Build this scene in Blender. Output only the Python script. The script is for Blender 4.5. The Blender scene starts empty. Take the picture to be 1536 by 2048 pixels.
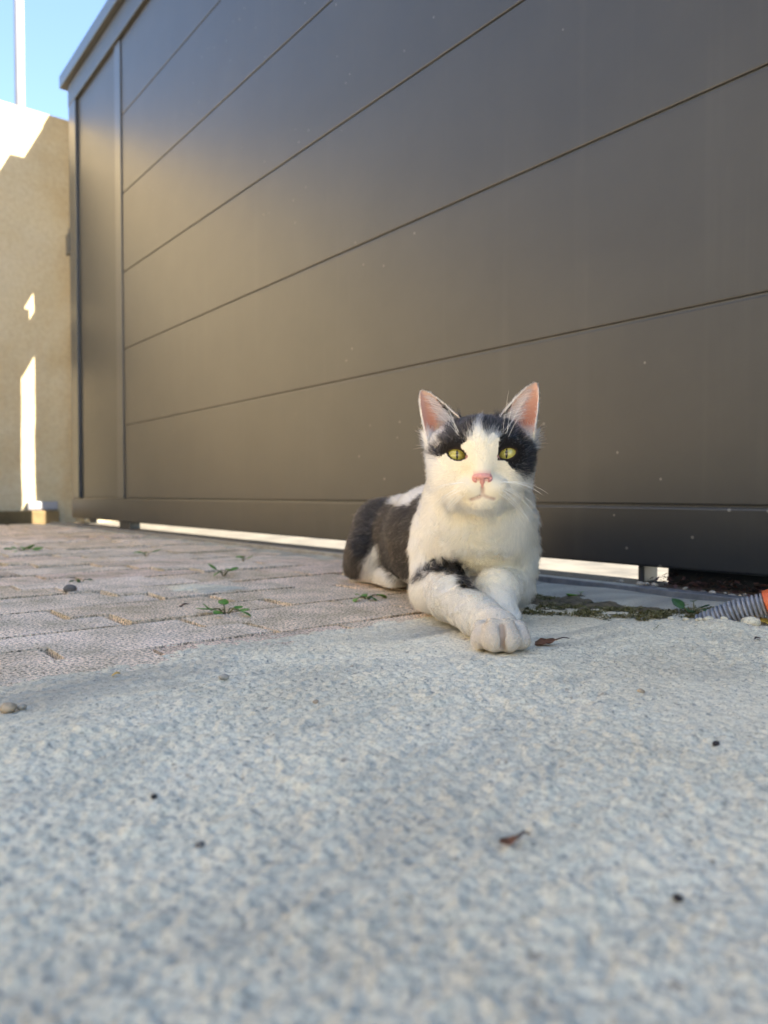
import bpy, bmesh, math, random
import numpy as np
from mathutils import Vector, Matrix

rng = np.random.default_rng(7)
random.seed(7)
SC = bpy.context.scene
COL = SC.collection

# ------------------------------------------------------------------ camera
F_PX, CAM_H = 1480.0, 0.11
PITCH = math.atan(36.0 / F_PX)
cam_d = bpy.data.cameras.new('camera')
cam = bpy.data.objects.new('camera', cam_d)
COL.objects.link(cam)
cam_d.sensor_fit = 'VERTICAL'
cam_d.sensor_height = 36.0
cam_d.lens = 36.0 * F_PX / 2048.0
cam_d.clip_start = 0.01
cam_d.clip_end = 500.0
cam.location = (0, 0, CAM_H)
cam.rotation_euler = (math.pi / 2 - PITCH, 0, 0)
cam_d.dof.use_dof = True
cam_d.dof.focus_distance = 0.535
cam_d.dof.aperture_fstop = 9.0
cam_d.dof.aperture_blades = 0
SC.camera = cam

# gate frame: u runs along the gate (away from the camera), v away from the gate towards us
U = Vector((-0.6211, 0.7837, 0.0)); N = Vector((-0.7837, -0.6211, 0.0))
CAM_V = 0.8295
ROTZ = math.atan2(U.y, U.x)
ORG = -CAM_V * N
GM = Matrix.Translation(ORG) @ Matrix.Rotation(ROTZ, 4, 'Z')

# ------------------------------------------------------------------ light
SUN_EL = math.radians(52.0)
su, sv = 0.753, 0.658                       # horizontal travel of the sunlight in (u, v)
sd = (U * su + N * sv).normalized()
travel = Vector((sd.x * math.cos(SUN_EL), sd.y * math.cos(SUN_EL), -math.sin(SUN_EL)))
W = bpy.data.worlds.new('World'); SC.world = W; W.use_nodes = True
wn = W.node_tree.nodes; wl = W.node_tree.links
sky = wn.new('ShaderNodeTexSky'); sky.sky_type = 'NISHITA'; sky.sun_disc = False
sky.sun_elevation = SUN_EL
sky.sun_rotation = math.atan2(-sd.x, -sd.y)
sky.air_density = 1.0; sky.dust_density = 0.0; sky.ozone_density = 4.0
wn['Background'].inputs['Strength'].default_value = 0.058
wl.new(sky.outputs[0], wn['Background'].inputs['Color'])
sun_d = bpy.data.lights.new('sun', 'SUN'); sun_d.energy = 5.0; sun_d.angle = math.radians(0.8)
sun_d.color = (1.0, 0.93, 0.82)
sun = bpy.data.objects.new('sun', sun_d); COL.objects.link(sun)
sun.rotation_euler = travel.to_track_quat('-Z', 'Y').to_euler()
sun.location = (3, -2, 5)
SC.view_settings.view_transform = 'Standard'
SC.view_settings.look = 'None'
SC.view_settings.gamma = 1.0
SC.view_settings.use_curve_mapping = False
SC.view_settings.exposure = 3.13
SC.view_settings.use_white_balance = True
SC.view_settings.white_balance_temperature = 7100.0
SC.view_settings.white_balance_tint = 10.0

# ------------------------------------------------------------------ helpers
fwd = Vector((0, math.cos(PITCH), -math.sin(PITCH)))
upv = Vector((0, math.sin(PITCH), math.cos(PITCH)))

def P(px, py, D):
    """point seen at pixel (px, py) of the 1536x2048 photograph at depth D"""
    v = Vector((0, 0, CAM_H)) + D * (fwd + Vector(((px - 768) / F_PX, 0, 0)) - (py - 1024) / F_PX * upv)
    return np.array(v)

def GD(px, py, z=0.0):
    """point of the ground seen at a pixel"""
    d = fwd + Vector(((px - 768) / F_PX, 0, 0)) - (py - 1024) / F_PX * upv
    t = (z - CAM_H) / d.z
    v = Vector((0, 0, CAM_H)) + t * d
    return np.array(v)

def project(p):
    """N x 3 array to photograph pixels and depth"""
    q = p - np.array([0, 0, CAM_H])
    f = np.array(fwd); u = np.array(upv)
    D = q @ f
    return 768 + F_PX * q[:, 0] / D, 1024 - F_PX * (q @ u) / D, D

def to_uv(p):
    return np.array([p[0] * U.x + p[1] * U.y, p[0] * N.x + p[1] * N.y + CAM_V])

def vnoise(x, y, seed):
    """smooth value noise on the integer lattice, 0..1"""
    xi = np.floor(x).astype(np.int64); yi = np.floor(y).astype(np.int64)
    fx = x - xi; fy = y - yi
    fx = fx * fx * fx * (fx * (fx * 6 - 15) + 10); fy = fy * fy * fy * (fy * (fy * 6 - 15) + 10)
    def h(a, b):
        n = (a * 374761393 + b * 668265263 + seed * 1274126177) & 0xFFFFFFFF
        n = ((n ^ (n >> 13)) * 1274126177) & 0xFFFFFFFF
        n = n ^ (n >> 16)
        return (n & 0xFFFFFF) / float(0xFFFFFF)
    a = h(xi, yi); b = h(xi + 1, yi); c = h(xi, yi + 1); d = h(xi + 1, yi + 1)
    return (a * (1 - fx) + b * fx) * (1 - fy) + (c * (1 - fx) + d * fx) * fy

def vnoise3(p, s, seed):
    a = vnoise(p[:, 0] * s + 17.3, p[:, 1] * s + 3.1, seed)
    b = vnoise(p[:, 1] * s + 7.9, p[:, 2] * s + 11.7, seed + 1)
    c = vnoise(p[:, 2] * s + 1.7, p[:, 0] * s + 23.9, seed + 2)
    return (a + b + c) / 3.0

def sstep(a, b, x):
    t = np.clip((x - a) / (b - a), 0, 1)
    return t * t * (3 - 2 * t)

def mesh_obj(name, verts, faces, m=None, parent=None, smooth=False, loc=None):
    me = bpy.data.meshes.new(name)
    me.from_pydata([tuple(map(float, v)) for v in verts], [], [tuple(int(i) for i in f) for f in faces])
    me.update()
    if smooth:
        me.polygons.foreach_set('use_smooth', [True] * len(me.polygons))
    o = bpy.data.objects.new(name, me)
    COL.objects.link(o)
    if m: me.materials.append(m)
    if parent: o.parent = parent
    if loc is not None: o.location = loc
    return o

def quick_mesh(name, V, Q):
    """fast mesh from arrays: V n x 3, Q m x 4"""
    me = bpy.data.meshes.new(name)
    me.vertices.add(len(V)); me.vertices.foreach_set('co', np.asarray(V, np.float32).ravel())
    k = Q.shape[1]
    me.loops.add(Q.size); me.loops.foreach_set('vertex_index', Q.astype(np.int32).ravel())
    me.polygons.add(len(Q))
    me.polygons.foreach_set('loop_start', np.arange(0, Q.size, k, dtype=np.int32))
    me.polygons.foreach_set('use_smooth', np.ones(len(Q), bool))
    me.update(calc_edges=True); me.validate()
    return me

def empty(name, loc=(0, 0, 0), parent=None):
    o = bpy.data.objects.new(name, None); COL.objects.link(o); o.location = loc
    o.empty_display_size = 0.05
    if parent: o.parent = parent
    return o

def tag(o, label=None, cat=None, group=None, kind=None):
    if label: o['label'] = label
    if cat: o['category'] = cat
    if group: o['group'] = group
    if kind: o['kind'] = kind
    return o

def box_bm(bm, a, b, bevel=0.0):
    vs = [bm.verts.new((x, y, z)) for x in (a[0], b[0]) for y in (a[1], b[1]) for z in (a[2], b[2])]
    idx = [(0, 1, 3, 2), (4, 6, 7, 5), (0, 4, 5, 1), (2, 3, 7, 6), (0, 2, 6, 4), (1, 5, 7, 3)]
    fs = [bm.faces.new([vs[i] for i in f]) for f in idx]
    if bevel > 0:
        es = list({e for f in fs for e in f.edges})
        bmesh.ops.bevel(bm, geom=es, offset=bevel, segments=2, affect='EDGES', profile=0.6)

def box(name, a, b, m, parent=None, bevel=0.0):
    bm = bmesh.new(); box_bm(bm, a, b, bevel)
    bmesh.ops.recalc_face_normals(bm, faces=bm.faces)
    me = bpy.data.meshes.new(name); bm.to_mesh(me); bm.free()
    o = bpy.data.objects.new(name, me); COL.objects.link(o); me.materials.append(m)
    if parent: o.parent = parent
    return o

def tube(path, radii, seg=8, cap=True):
    path = [Vector(p) for p in path]
    V = []; Fc = []
    prev = None
    for i, p in enumerate(path):
        t = (path[min(i + 1, len(path) - 1)] - path[max(i - 1, 0)]).normalized()
        if prev is None:
            a = t.orthogonal().normalized()
        else:
            a = (prev - t * prev.dot(t)).normalized()
        prev = a
        b = t.cross(a)
        for k in range(seg):
            an = 2 * math.pi * k / seg
            V.append(p + (a * math.cos(an) + b * math.sin(an)) * radii[i])
    for i in range(len(path) - 1):
        for k in range(seg):
            k2 = (k + 1) % seg
            Fc.append((i * seg + k, i * seg + k2, (i + 1) * seg + k2, (i + 1) * seg + k))
    if cap:
        Fc.append(tuple(range(seg))[::-1]); Fc.append(tuple((len(path) - 1) * seg + k for k in range(seg)))
    return V, Fc

# ------------------------------------------------------------------ materials
class NT:
    def __init__(s, name):
        s.m = bpy.data.materials.new(name); s.m.use_nodes = True
        s.t = s.m.node_tree; s.b = s.t.nodes['Principled BSDF']; s.out = s.t.nodes['Material Output']
    def n(s, typ, **kw):
        x = s.t.nodes.new(typ)
        for k, v in kw.items():
            if k.startswith('i_'):
                key = k[2:]; key = int(key) if key.isdigit() else key.replace('_', ' ')
                x.inputs[key].default_value = v
            else: setattr(x, k, v)
        return x
    def l(s, a, b): s.t.links.new(a, b)
    def co(s, scale=1.0, what='Object', stretch=None):
        c = s.n('ShaderNodeTexCoord').outputs[what]
        if stretch or scale != 1.0:
            mp = s.n('ShaderNodeMapping'); st = stretch or (1, 1, 1)
            mp.inputs['Scale'].default_value = tuple(scale * k for k in st)
            s.l(c, mp.inputs['Vector']); return mp.outputs[0]
        return c
    def noise(s, vec, scale, detail=4, rough=0.6, dist=0.0):
        x = s.n('ShaderNodeTexNoise'); x.inputs['Scale'].default_value = scale
        x.inputs['Detail'].default_value = detail; x.inputs['Roughness'].default_value = rough
        x.inputs['Distortion'].default_value = dist
        s.l(vec, x.inputs['Vector']); return x.outputs['Fac']
    def ramp(s, fac, stops, interp='LINEAR'):
        r = s.n('ShaderNodeValToRGB'); r.color_ramp.interpolation = interp
        e = r.color_ramp.elements
        while len(e) < len(stops): e.new(0.5)
        for k, (p, c) in enumerate(stops):
            e[k].position = p; e[k].color = (*c, 1) if len(c) == 3 else c
        s.l(fac, r.inputs['Fac']); return r.outputs['Color']
    def mix(s, fac, a, b, typ='MIX'):
        x = s.n('ShaderNodeMix', data_type='RGBA', blend_type=typ)
        for sock, v in ((x.inputs[0], fac), (x.inputs[6], a), (x.inputs[7], b)):
            if hasattr(v, 'is_linked'): s.l(v, sock)
            elif isinstance(v, (int, float)): sock.default_value = v
            else: sock.default_value = (*v, 1) if len(v) == 3 else v
        return x.outputs[2]
    def math(s, op, a, b=0.0, clamp=False):
        x = s.n('ShaderNodeMath', operation=op); x.use_clamp = clamp
        for sock, v in ((x.inputs[0], a), (x.inputs[1], b)):
            if hasattr(v, 'is_linked'): s.l(v, sock)
            else: sock.default_value = v
        return x.outputs[0]
    def bump(s, h, strength=0.5, dist=0.001):
        b = s.n('ShaderNodeBump'); b.inputs['Strength'].default_value = strength; b.inputs['Distance'].default_value = dist
        s.l(h, b.inputs['Height']); s.l(b.outputs[0], s.b.inputs['Normal'])
    def set(s, **kw):
        for k, v in kw.items():
            k = k.replace('_', ' ')
            if hasattr(v, 'is_linked'): s.l(v, s.b.inputs[k])
            elif isinstance(v, tuple) and len(v) == 3: s.b.inputs[k].default_value = (*v, 1)
            else: s.b.inputs[k].default_value = v
        return s.m

def mat_concrete():
    n = NT('concrete'); c = n.co()
    base = n.ramp(n.noise(c, 9, 5, .6), [(.3, (.65, .56, .405)), (.5, (.76, .665, .485)), (.72, (.83, .73, .545))])
    fine = n.ramp(n.noise(c, 620, 4, .75), [(.34, (.50, .48, .46)), (.46, (.96, .96, .96)), (.66, (1.16, 1.16, 1.16))])
    col = n.mix(1.0, base, fine, 'MULTIPLY')
    sp = n.ramp(n.noise(c, 140, 2, .5), [(.69, (0, 0, 0)), (.74, (1, 1, 1))])
    col = n.mix(n.math('MULTIPLY', sp, .7), col, (.30, .23, .17))
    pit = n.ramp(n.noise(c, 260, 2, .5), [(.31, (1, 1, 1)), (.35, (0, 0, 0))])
    col = n.mix(n.math('MULTIPLY', pit, .6), col, (.22, .20, .18))  # dark specks: sand grains and pit shadow put into the colour
    st = n.ramp(n.noise(n.co(1, stretch=(1, .22, 1)), 16, 7, .68, .8), [(.52, (0, 0, 0)), (.72, (1, 1, 1))])
    col = n.mix(n.math('MULTIPLY', st, .55), col, (.27, .255, .22))
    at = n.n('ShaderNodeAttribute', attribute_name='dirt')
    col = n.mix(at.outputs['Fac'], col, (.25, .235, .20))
    n.bump(n.noise(c, 650, 5, .75), .5, .0012)
    return n.set(Base_Color=col, Roughness=.93, Specular_IOR_Level=.2)

def mat_paver():
    n = NT('paver_concrete'); c = n.co(what='Object')
    oi = n.n('ShaderNodeObjectInfo')
    add = n.n('ShaderNodeVectorMath', operation='ADD'); n.l(c, add.inputs[0])
    cmb = n.n('ShaderNodeCombineXYZ'); n.l(n.math('MULTIPLY', oi.outputs['Random'], 9.0), cmb.inputs[0]); n.l(n.math('MULTIPLY', oi.outputs['Random'], 5.0), cmb.inputs[1])
    n.l(cmb.outputs[0], add.inputs[1]); c = add.outputs[0]
    base = n.ramp(oi.outputs['Random'], [(0, (.66, .52, .38)), (.3, (.80, .66, .52)), (.6, (.72, .56, .45)), (.8, (.82, .69, .57)), (1, (.68, .57, .45))])
    big = n.ramp(n.noise(c, 17, 5, .65), [(.35, (.66, .66, .60)), (.6, (1.08, 1.06, 1.04))])
    col = n.mix(1.0, base, big, 'MULTIPLY')
    gr = n.ramp(n.noise(c, 420, 3, .75), [(.38, (.24, .22, .20)), (.49, (1, 1, 1)), (.63, (1.6, 1.55, 1.5))])
    col = n.mix(1.0, col, gr, 'MULTIPLY')
    pale = n.ramp(n.noise(c, 23, 6, .7), [(.58, (0, 0, 0)), (.75, (1, 1, 1))])
    col = n.mix(n.math('MULTIPLY', pale, .5), col, (.58, .55, .51))
    n.bump(n.math('ADD', n.math('MULTIPLY', n.noise(c, 380, 4, .75), 1.0), n.math('MULTIPLY', n.noise(c, 90, 3, .6), .8)), .8, .0026)
    return n.set(Base_Color=col, Roughness=.95, Specular_IOR_Level=.15)

def mat_simple(name, col, rough=.6, nscale=None, var=.25, bump=None, metallic=0.0, spec=.5):
    n = NT(name); c = n.co()
    if nscale:
        lo = tuple(k * (1 - var) for k in col); hi = tuple(min(1, k * (1 + var)) for k in col)
        cc = n.ramp(n.noise(c, nscale, 5, .65), [(.3, lo), (.7, hi)])
    else: cc = col
    if bump: n.bump(n.noise(c, bump[0], 4, .65), bump[1], bump[2])
    return n.set(Base_Color=cc, Roughness=rough, Metallic=metallic, Specular_IOR_Level=spec)

def mat_gate(name, col, rough):
    n = NT(name); c = n.co()
    dust = n.ramp(n.noise(c, 5, 6, .7), [(.35, (0, 0, 0)), (.8, (1, 1, 1))])
    cc = n.mix(n.math('MULTIPLY', dust, .06), col, (.21, .20, .17))
    vor = n.n('ShaderNodeTexVoronoi', feature='F1'); vor.inputs['Scale'].default_value = 13.0
    vor.voronoi_dimensions = '2D'
    sp = n.n('ShaderNodeSeparateXYZ'); n.l(c, sp.inputs[0])
    cb = n.n('ShaderNodeCombineXYZ'); n.l(sp.outputs['X'], cb.inputs[0]); n.l(sp.outputs['Z'], cb.inputs[1]); n.l(cb.outputs[0], vor.inputs['Vector'])
    spot = n.math('MULTIPLY', n.math('LESS_THAN', vor.outputs['Distance'], n.math('MULTIPLY', n.noise(c, 37, 2), .045)), n.math('GREATER_THAN', n.noise(c, 3.1, 3), .57))
    cc = n.mix(n.math('MULTIPLY', spot, .55), cc, (.24, .23, .21))
    run = n.ramp(n.noise(n.co(1, stretch=(30, 30, 1.2)), 1.0, 5, .6), [(.56, (0, 0, 0)), (.75, (1, 1, 1))])
    cc = n.mix(n.math('MULTIPLY', run, .035), cc, (.25, .24, .21))
    r = n.math('ADD', n.math('MULTIPLY', n.noise(c, 11, 4), .08), rough - .04)
    n.bump(n.noise(c, 900, 2, .5), .05, .0003)
    return n.set(Base_Color=cc, Roughness=r, Specular_IOR_Level=.5, IOR=1.34, Coat_Weight=1.0, Coat_IOR=1.34, Coat_Roughness=.45)

def mat_wall():
    n = NT('beige_render'); c = n.co()
    col = n.ramp(n.noise(c, 1.7, 6, .65, .4), [(.3, (.38, .30, .175)), (.5, (.44, .375, .255)), (.72, (.47, .42, .315))])
    st = n.ramp(n.noise(n.co(1, stretch=(1, 1, .3)), 5, 6, .7, .5), [(.55, (0, 0, 0)), (.72, (1, 1, 1))])
    col = n.mix(n.math('MULTIPLY', st, .5), col, (.36, .22, .09))
    gr = n.ramp(n.noise(c, 60, 5, .7), [(.35, (.92, .91, .9)), (.6, (1.04, 1.04, 1.04))])
    col = n.mix(1.0, col, gr, 'MULTIPLY')
    n.bump(n.noise(c, 70, 5, .65), .5, .004)
    return n.set(Base_Color=col, Roughness=.92, Specular_IOR_Level=.2)

M = {}
M['concrete'] = mat_concrete()
M['paver'] = mat_paver()
M['bed'] = mat_simple('joint_sand', (.06, .045, .032), .95, 60, .5, (400, .8, .002))
M['ground'] = mat_simple('ground_paving', (.28, .265, .245), .95, 3, .2, (120, .5, .004))
M['yard'] = mat_simple('pale_yard_concrete', (.05, .046, .038), .9, 12, .6, (90, .4, .002))
M['gate'] = mat_gate('gate_anthracite_paint', (.021, .022, .0235), .46)
M['gate_dark'] = mat_gate('gate_dark_frame_paint', (.030, .033, .037), .33)
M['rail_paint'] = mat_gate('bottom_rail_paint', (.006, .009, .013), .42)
M['wall'] = mat_wall()
M['hedge'] = mat_simple('hedge_leaves', (.045, .075, .022), .6, 40, .5)
M['facade'] = mat_simple('house_render', (.42, .40, .37), .9, 2, .12, (60, .4, .003))
M['roof'] = mat_simple('clay_roof', (.30, .12, .06), .9, 8, .3, (30, .6, .02))
M['glass'] = mat_simple('window_glass', (.03, .035, .04), .05)
M['pole'] = mat_simple('pole_paint', (.22, .22, .24), .5, 12, .05)
M['steel'] = mat_simple('galvanised_track', (.24, .25, .27), .45, 40, .3, (200, .2, .0005), .7)
M['rust'] = mat_simple('rusty_dirt', (.085, .062, .042), .95, 90, .6, (300, .9, .002))
M['white_paint'] = mat_simple('white_paint', (.78, .77, .74), .5, 12, .05)
M['yellow'] = mat_simple('ochre_plinth_paint', (.13, .09, .04), .9, 14, .4)

# ------------------------------------------------------------------ setting: ground, yard, wall
def sheet(name, u0, u1, v0, v1, z, m, **kw):
    o = mesh_obj(name, [(u0, v0, z), (u1, v0, z), (u1, v1, z), (u0, v1, z)], [(0, 1, 2, 3)], m)
    o.matrix_world = GM
    return o

g = sheet('ground', -80, 80, -80, 80, -0.024, M['ground']); tag(g, kind='structure', label='wide brownish ground around the gate and driveway')
yd = sheet('yard', -8, 3.1, -9, -0.02, -0.004, M['yard']); tag(yd, kind='structure', label='sunlit pale yard floor behind the gate')

# concrete apron: a real height field, fine where the camera stands close to it
def axis(parts):
    out = []
    for a, b, s in parts:
        n = max(1, int(round((b - a) / s)))
        out += list(np.linspace(a, b, n, endpoint=False))
    out.append(parts[-1][1])
    return np.array(out)

au = axis([(-2.6, -.22, .03), (-.22, -.05, .004), (-.05, .56, .00135), (.56, .60, .004)])
av = axis([(.10, .16, .004), (.16, .90, .00135), (.90, 1.0, .004), (1.0, 2.6, .03)])
UU, VV = np.meshgrid(au, av, indexing='ij')

def conc_edge(v):
    e = .515 + .018 * (vnoise(v * 9, v * 0 + 1.5, 3) - .5) * 2 + .012 * (vnoise(v * 38, v * 0 + 4.5, 5) - .5) * 2
    e = e - .11 * sstep(.27, .17, v)
    return e

def conc_height(u, v):
    e = conc_edge(v) + .006 * (vnoise(u * 160, v * 160, 11) - .5) * 2
    din = e - u                                    # distance inside the apron
    z = -.0012 + .0018 * (vnoise(u * 11, v * 11, 21) - .5) * 2
    n1 = vnoise(u * 370, v * 370, 31); n2 = vnoise(u * 240, v * 240, 33); n3 = vnoise(u * 600, v * 600, 35)
    grains = .0008 * sstep(.56, .74, n1) + .0007 * sstep(.68, .82, n2) + .0011 * (n3 - .5) - .0009 * sstep(.28, .14, n1)
    big = np.clip(vnoise(u * 62, v * 62, 37) - .74, 0, 1) * .006
    calm = .55 + .45 * sstep(.3, .6, vnoise(u * 7, v * 7, 41))
    ridges = (vnoise(u * 120, v * 9, 51) - .5) * .0022 * sstep(.20, .02, din)
    z = z + (grains + big) * calm + ridges
    w = sstep(-.012, .085, din)
    thin = -.0056 + .0016 * (vnoise(u * 30, v * 30, 43) - .5) * 2 + .0012 * vnoise(u * 90, v * 45, 45)
    z = thin * (1 - w) + z * w + grains * .8 * (1 - w) + (vnoise(u * 150, v * 26, 47) - .5) * .0016 * (1 - w)
    z = z - .016 * sstep(.004, -.020, din)
    z = z + .007 * np.exp(-(((u - .30) ** 2 + (v - .235) ** 2) / .022 ** 2))     # lump round the pipe
    return z

ZZ = conc_height(UU, VV)
V3 = np.stack([UU.ravel(), VV.ravel(), ZZ.ravel()], 1)
ni, nj = UU.shape
I = np.arange(ni * nj).reshape(ni, nj)
Q = np.stack([I[:-1, :-1].ravel(), I[1:, :-1].ravel(), I[1:, 1:].ravel(), I[:-1, 1:].ravel()], 1)
me = quick_mesh('concrete_apron', V3, Q)
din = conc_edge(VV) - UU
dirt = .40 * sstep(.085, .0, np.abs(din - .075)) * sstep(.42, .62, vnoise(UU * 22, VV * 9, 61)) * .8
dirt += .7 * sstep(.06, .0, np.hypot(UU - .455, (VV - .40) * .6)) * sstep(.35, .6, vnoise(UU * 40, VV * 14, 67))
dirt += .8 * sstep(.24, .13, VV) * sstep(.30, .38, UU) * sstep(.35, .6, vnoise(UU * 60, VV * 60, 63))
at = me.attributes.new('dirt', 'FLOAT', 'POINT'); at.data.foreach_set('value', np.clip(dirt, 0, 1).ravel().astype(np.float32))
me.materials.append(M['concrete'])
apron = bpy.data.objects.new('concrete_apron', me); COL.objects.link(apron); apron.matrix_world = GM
tag(apron, 'rough pale grey concrete apron in front of the gate', kind='structure')

def ground_z(p):
    """height of the walked surface under a world point"""
    u, v = to_uv(p)
    zc = conc_height(np.array([u]), np.array([v]))[0] if v > .1 else -1
    return max(zc, -.0045 if u > .45 else -.02)

# paving: interlocking blocks with stepped ends, laid in rows across the gate line
bed = sheet('paving', .39, 3.14, .06, 3.2, -.0150, M['bed']); tag(bed, 'brown block paving beside the concrete apron', kind='structure')
PL, PW, PJ = .168, .119, .036
def paver_mesh(k):
    r = random.Random(k)
    g_ = .0026 + r.random() * .0014
    w = PW - 2 * g_; L = PL - 2 * g_
    j = PJ
    out = [(0, 0), (w / 2, 0), (w / 2, j), (w, j), (w, L + j), (w / 2, L + j), (w / 2, L), (0, L)]
    bm = bmesh.new()
    vs = [bm.verts.new((x + r.uniform(-.0022, .0022), y + r.uniform(-.0022, .0022), 0)) for x, y in out]
    f = bm.faces.new(vs)
    ins = bmesh.ops.inset_region(bm, faces=[f], thickness=.0045, depth=.0)
    top = f
    for v in bm.verts:
        if v not in top.verts: v.co.z = -.0035 - r.random() * .0015
    ed = [e for e in bm.edges if e.is_boundary]
    ex = bmesh.ops.extrude_edge_only(bm, edges=ed)
    for v in [x for x in ex['geom'] if isinstance(x, bmesh.types.BMVert)]: v.co.z = -.02
    bmesh.ops.recalc_face_normals(bm, faces=bm.faces)
    if top.normal.z < 0: bmesh.ops.reverse_faces(bm, faces=bm.faces)
    me = bpy.data.meshes.new('paver'); bm.to_mesh(me); bm.free(); me.materials.append(M['paver'])
    return me
PM = [paver_mesh(k) for k in range(6)]
row = 0
u = .657 - 2 * PW
while u < 3.0:
    off = (row % 2) * .1 + .02 * random.random()
    v = .085 - PL + off
    while v < 1.15:
        cut = 1.0
        if v + PL < .15: v += PL; continue
        if v < .088: cut = (v + PL - .088) / PL
        o = bpy.data.objects.new('paver', random.choice(PM)); COL.objects.link(o); o.parent = bed
        o.location = (u, v + (1 - cut) * PL, -.0045 + random.uniform(-.0016, .0012))
        o.rotation_euler = (random.uniform(-.010, .010), random.uniform(-.010, .010), random.uniform(-.004, .004))
        o.scale = (1, cut, 1)
        v += PL
    u += PW; row += 1

# old strip of concrete along the gate and the sliding track
strip = mesh_obj('gate_threshold', *((lambda xs: ([(x, y, z) for x in xs for (y, z) in ((.073, -.003 + .0012 * math.sin(x * 40)), (.12, .0012 + .0012 * math.sin(x * 31 + 2) - (.012 if x > .58 else 0)), (.168, -.001 - (.012 if x > .58 else 0)), (.185, -.012))],
        [(i * 4 + j, (i + 1) * 4 + j, (i + 1) * 4 + j + 1, i * 4 + j + 1) for i in range(len(xs) - 1) for j in range(3)]))(list(np.linspace(-2.6, 3.0, 200)))), M['concrete'], smooth=True)
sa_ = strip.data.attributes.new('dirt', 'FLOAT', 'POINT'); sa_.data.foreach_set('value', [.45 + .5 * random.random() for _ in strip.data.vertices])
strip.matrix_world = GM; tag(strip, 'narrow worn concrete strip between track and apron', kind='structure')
tr = empty('gate_track'); tr.matrix_world = GM
tag(tr, 'grey steel sliding track set in the ground under the gate', 'track')
box('track_plate', (-2.6, .058, -.02), (3.0, .076, .0035), M['steel'], tr, .001)
box('track_bed', (-2.6, -.03, -.02), (3.0, .056, -.001), M['rust'], tr)

# ------------------------------------------------------------------ the gate
gate = empty('sliding_gate'); gate.matrix_world = GM
tag(gate, 'dark grey metal sliding gate of wide horizontal panels behind the cat', 'gate')
G0 = -3.0
zs = [.0955, .329, .574, .820, 1.070, 1.318, 1.556]
for k in range(6):
    box('panel', (G0, -.040, zs[k] + .0015), (2.394, 0, zs[k + 1] - .0015), M['gate'], gate, .0022)
box('backing', (G0, -.034, .09), (2.9, -.0035, 1.60), M['gate_dark'], gate)
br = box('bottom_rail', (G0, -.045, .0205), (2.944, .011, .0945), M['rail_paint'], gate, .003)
box('stile', (2.396, -.042, .0955), (2.452, .004, 1.558), M['gate_dark'], gate, .002)
box('end_panel', (2.454, -.040, .0975), (2.858, -.001, 1.556), M['gate'], gate, .002)
box('end_stile', (2.860, -.042, .0955), (2.944, .010, 1.6), M['gate_dark'], gate, .003)
box('top_rail', (G0, -.044, 1.560), (2.944, .012, 1.640), M['gate'], gate, .004)
box('cap', (G0, -.06, 1.643), (2.99, .030, 1.690), M['gate_dark'], gate, .004)
bm = bmesh.new()
box_bm(bm, (2.946, -.030, 1.02), (2.995, .012, 1.10), .006); box_bm(bm, (2.960, -.020, 1.10), (2.985, .004, 1.125), .003)
me = bpy.data.meshes.new('latch'); bm.to_mesh(me); bm.free(); me.materials.append(M['gate_dark'])
lo = bpy.data.objects.new('latch', me); COL.objects.link(lo); lo.parent = gate
for uu, w in ((2.39, .10), (.525, .008)):
    box('roller', (uu - w / 2, -.030, -.002), (uu + w / 2, .004, .022), M['gate_dark'], gate, .003)

box('shade_strip', (G0, -.032, -.003), (.497, -.012, .0215), M['rail_paint'], gate, .001)  # dark strip standing in for the shade under the gate at right
# unseen post and added light blockers behind the gate: shape the wall's sun streaks
post = empty('gate_post'); post.matrix_world = GM
tag(post, 'unseen gate post between gate end and beige wall, shaped to cut the sun streaks', 'post')
zz_p = np.linspace(-.02, 1.78, 70); V_p, F_p = [], []
for z_ in zz_p:
    w_ = 3.030 + .016 * (vnoise(np.array([z_ * 7.0]), np.array([.5]), 91)[0] - .5) * 2 + .008 * (vnoise(np.array([z_ * 25.0]), np.array([1.5]), 93)[0] - .5) * 2
    V_p += [(w_, -.105, z_), (w_, -.062, z_), (3.148, -.062, z_), (3.148, -.105, z_)]
for i in range(len(zz_p) - 1):
    for k in range(4): F_p.append((i * 4 + k, i * 4 + (k + 1) % 4, (i + 1) * 4 + (k + 1) % 4, (i + 1) * 4 + k))
F_p += [(3, 2, 1, 0), tuple(len(V_p) - 4 + k for k in range(4))]
mesh_obj('post_column', V_p, F_p, M['wall'], post)
box('slit_blocker', (2.88, -.100, 1.02), (3.029, -.066, 1.13), M['gate_dark'], post, .002)  # added: blocks the sun above the wall stripe
for k_ in range(12):
    uu_ = 2.952 + k_ * .0072
    box('dimming_slat', (uu_, -.086, -.02), (uu_ + .0046, -.082, 1.29), M['gate_dark'], post)  # added slats that dim the sun stripe on the wall
box('top_sun_blocker', (2.88, -.100, 1.27), (3.029, -.066, 1.78), M['gate_dark'], post, .002)  # added: shapes the upper shadow edge on the wall

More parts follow.
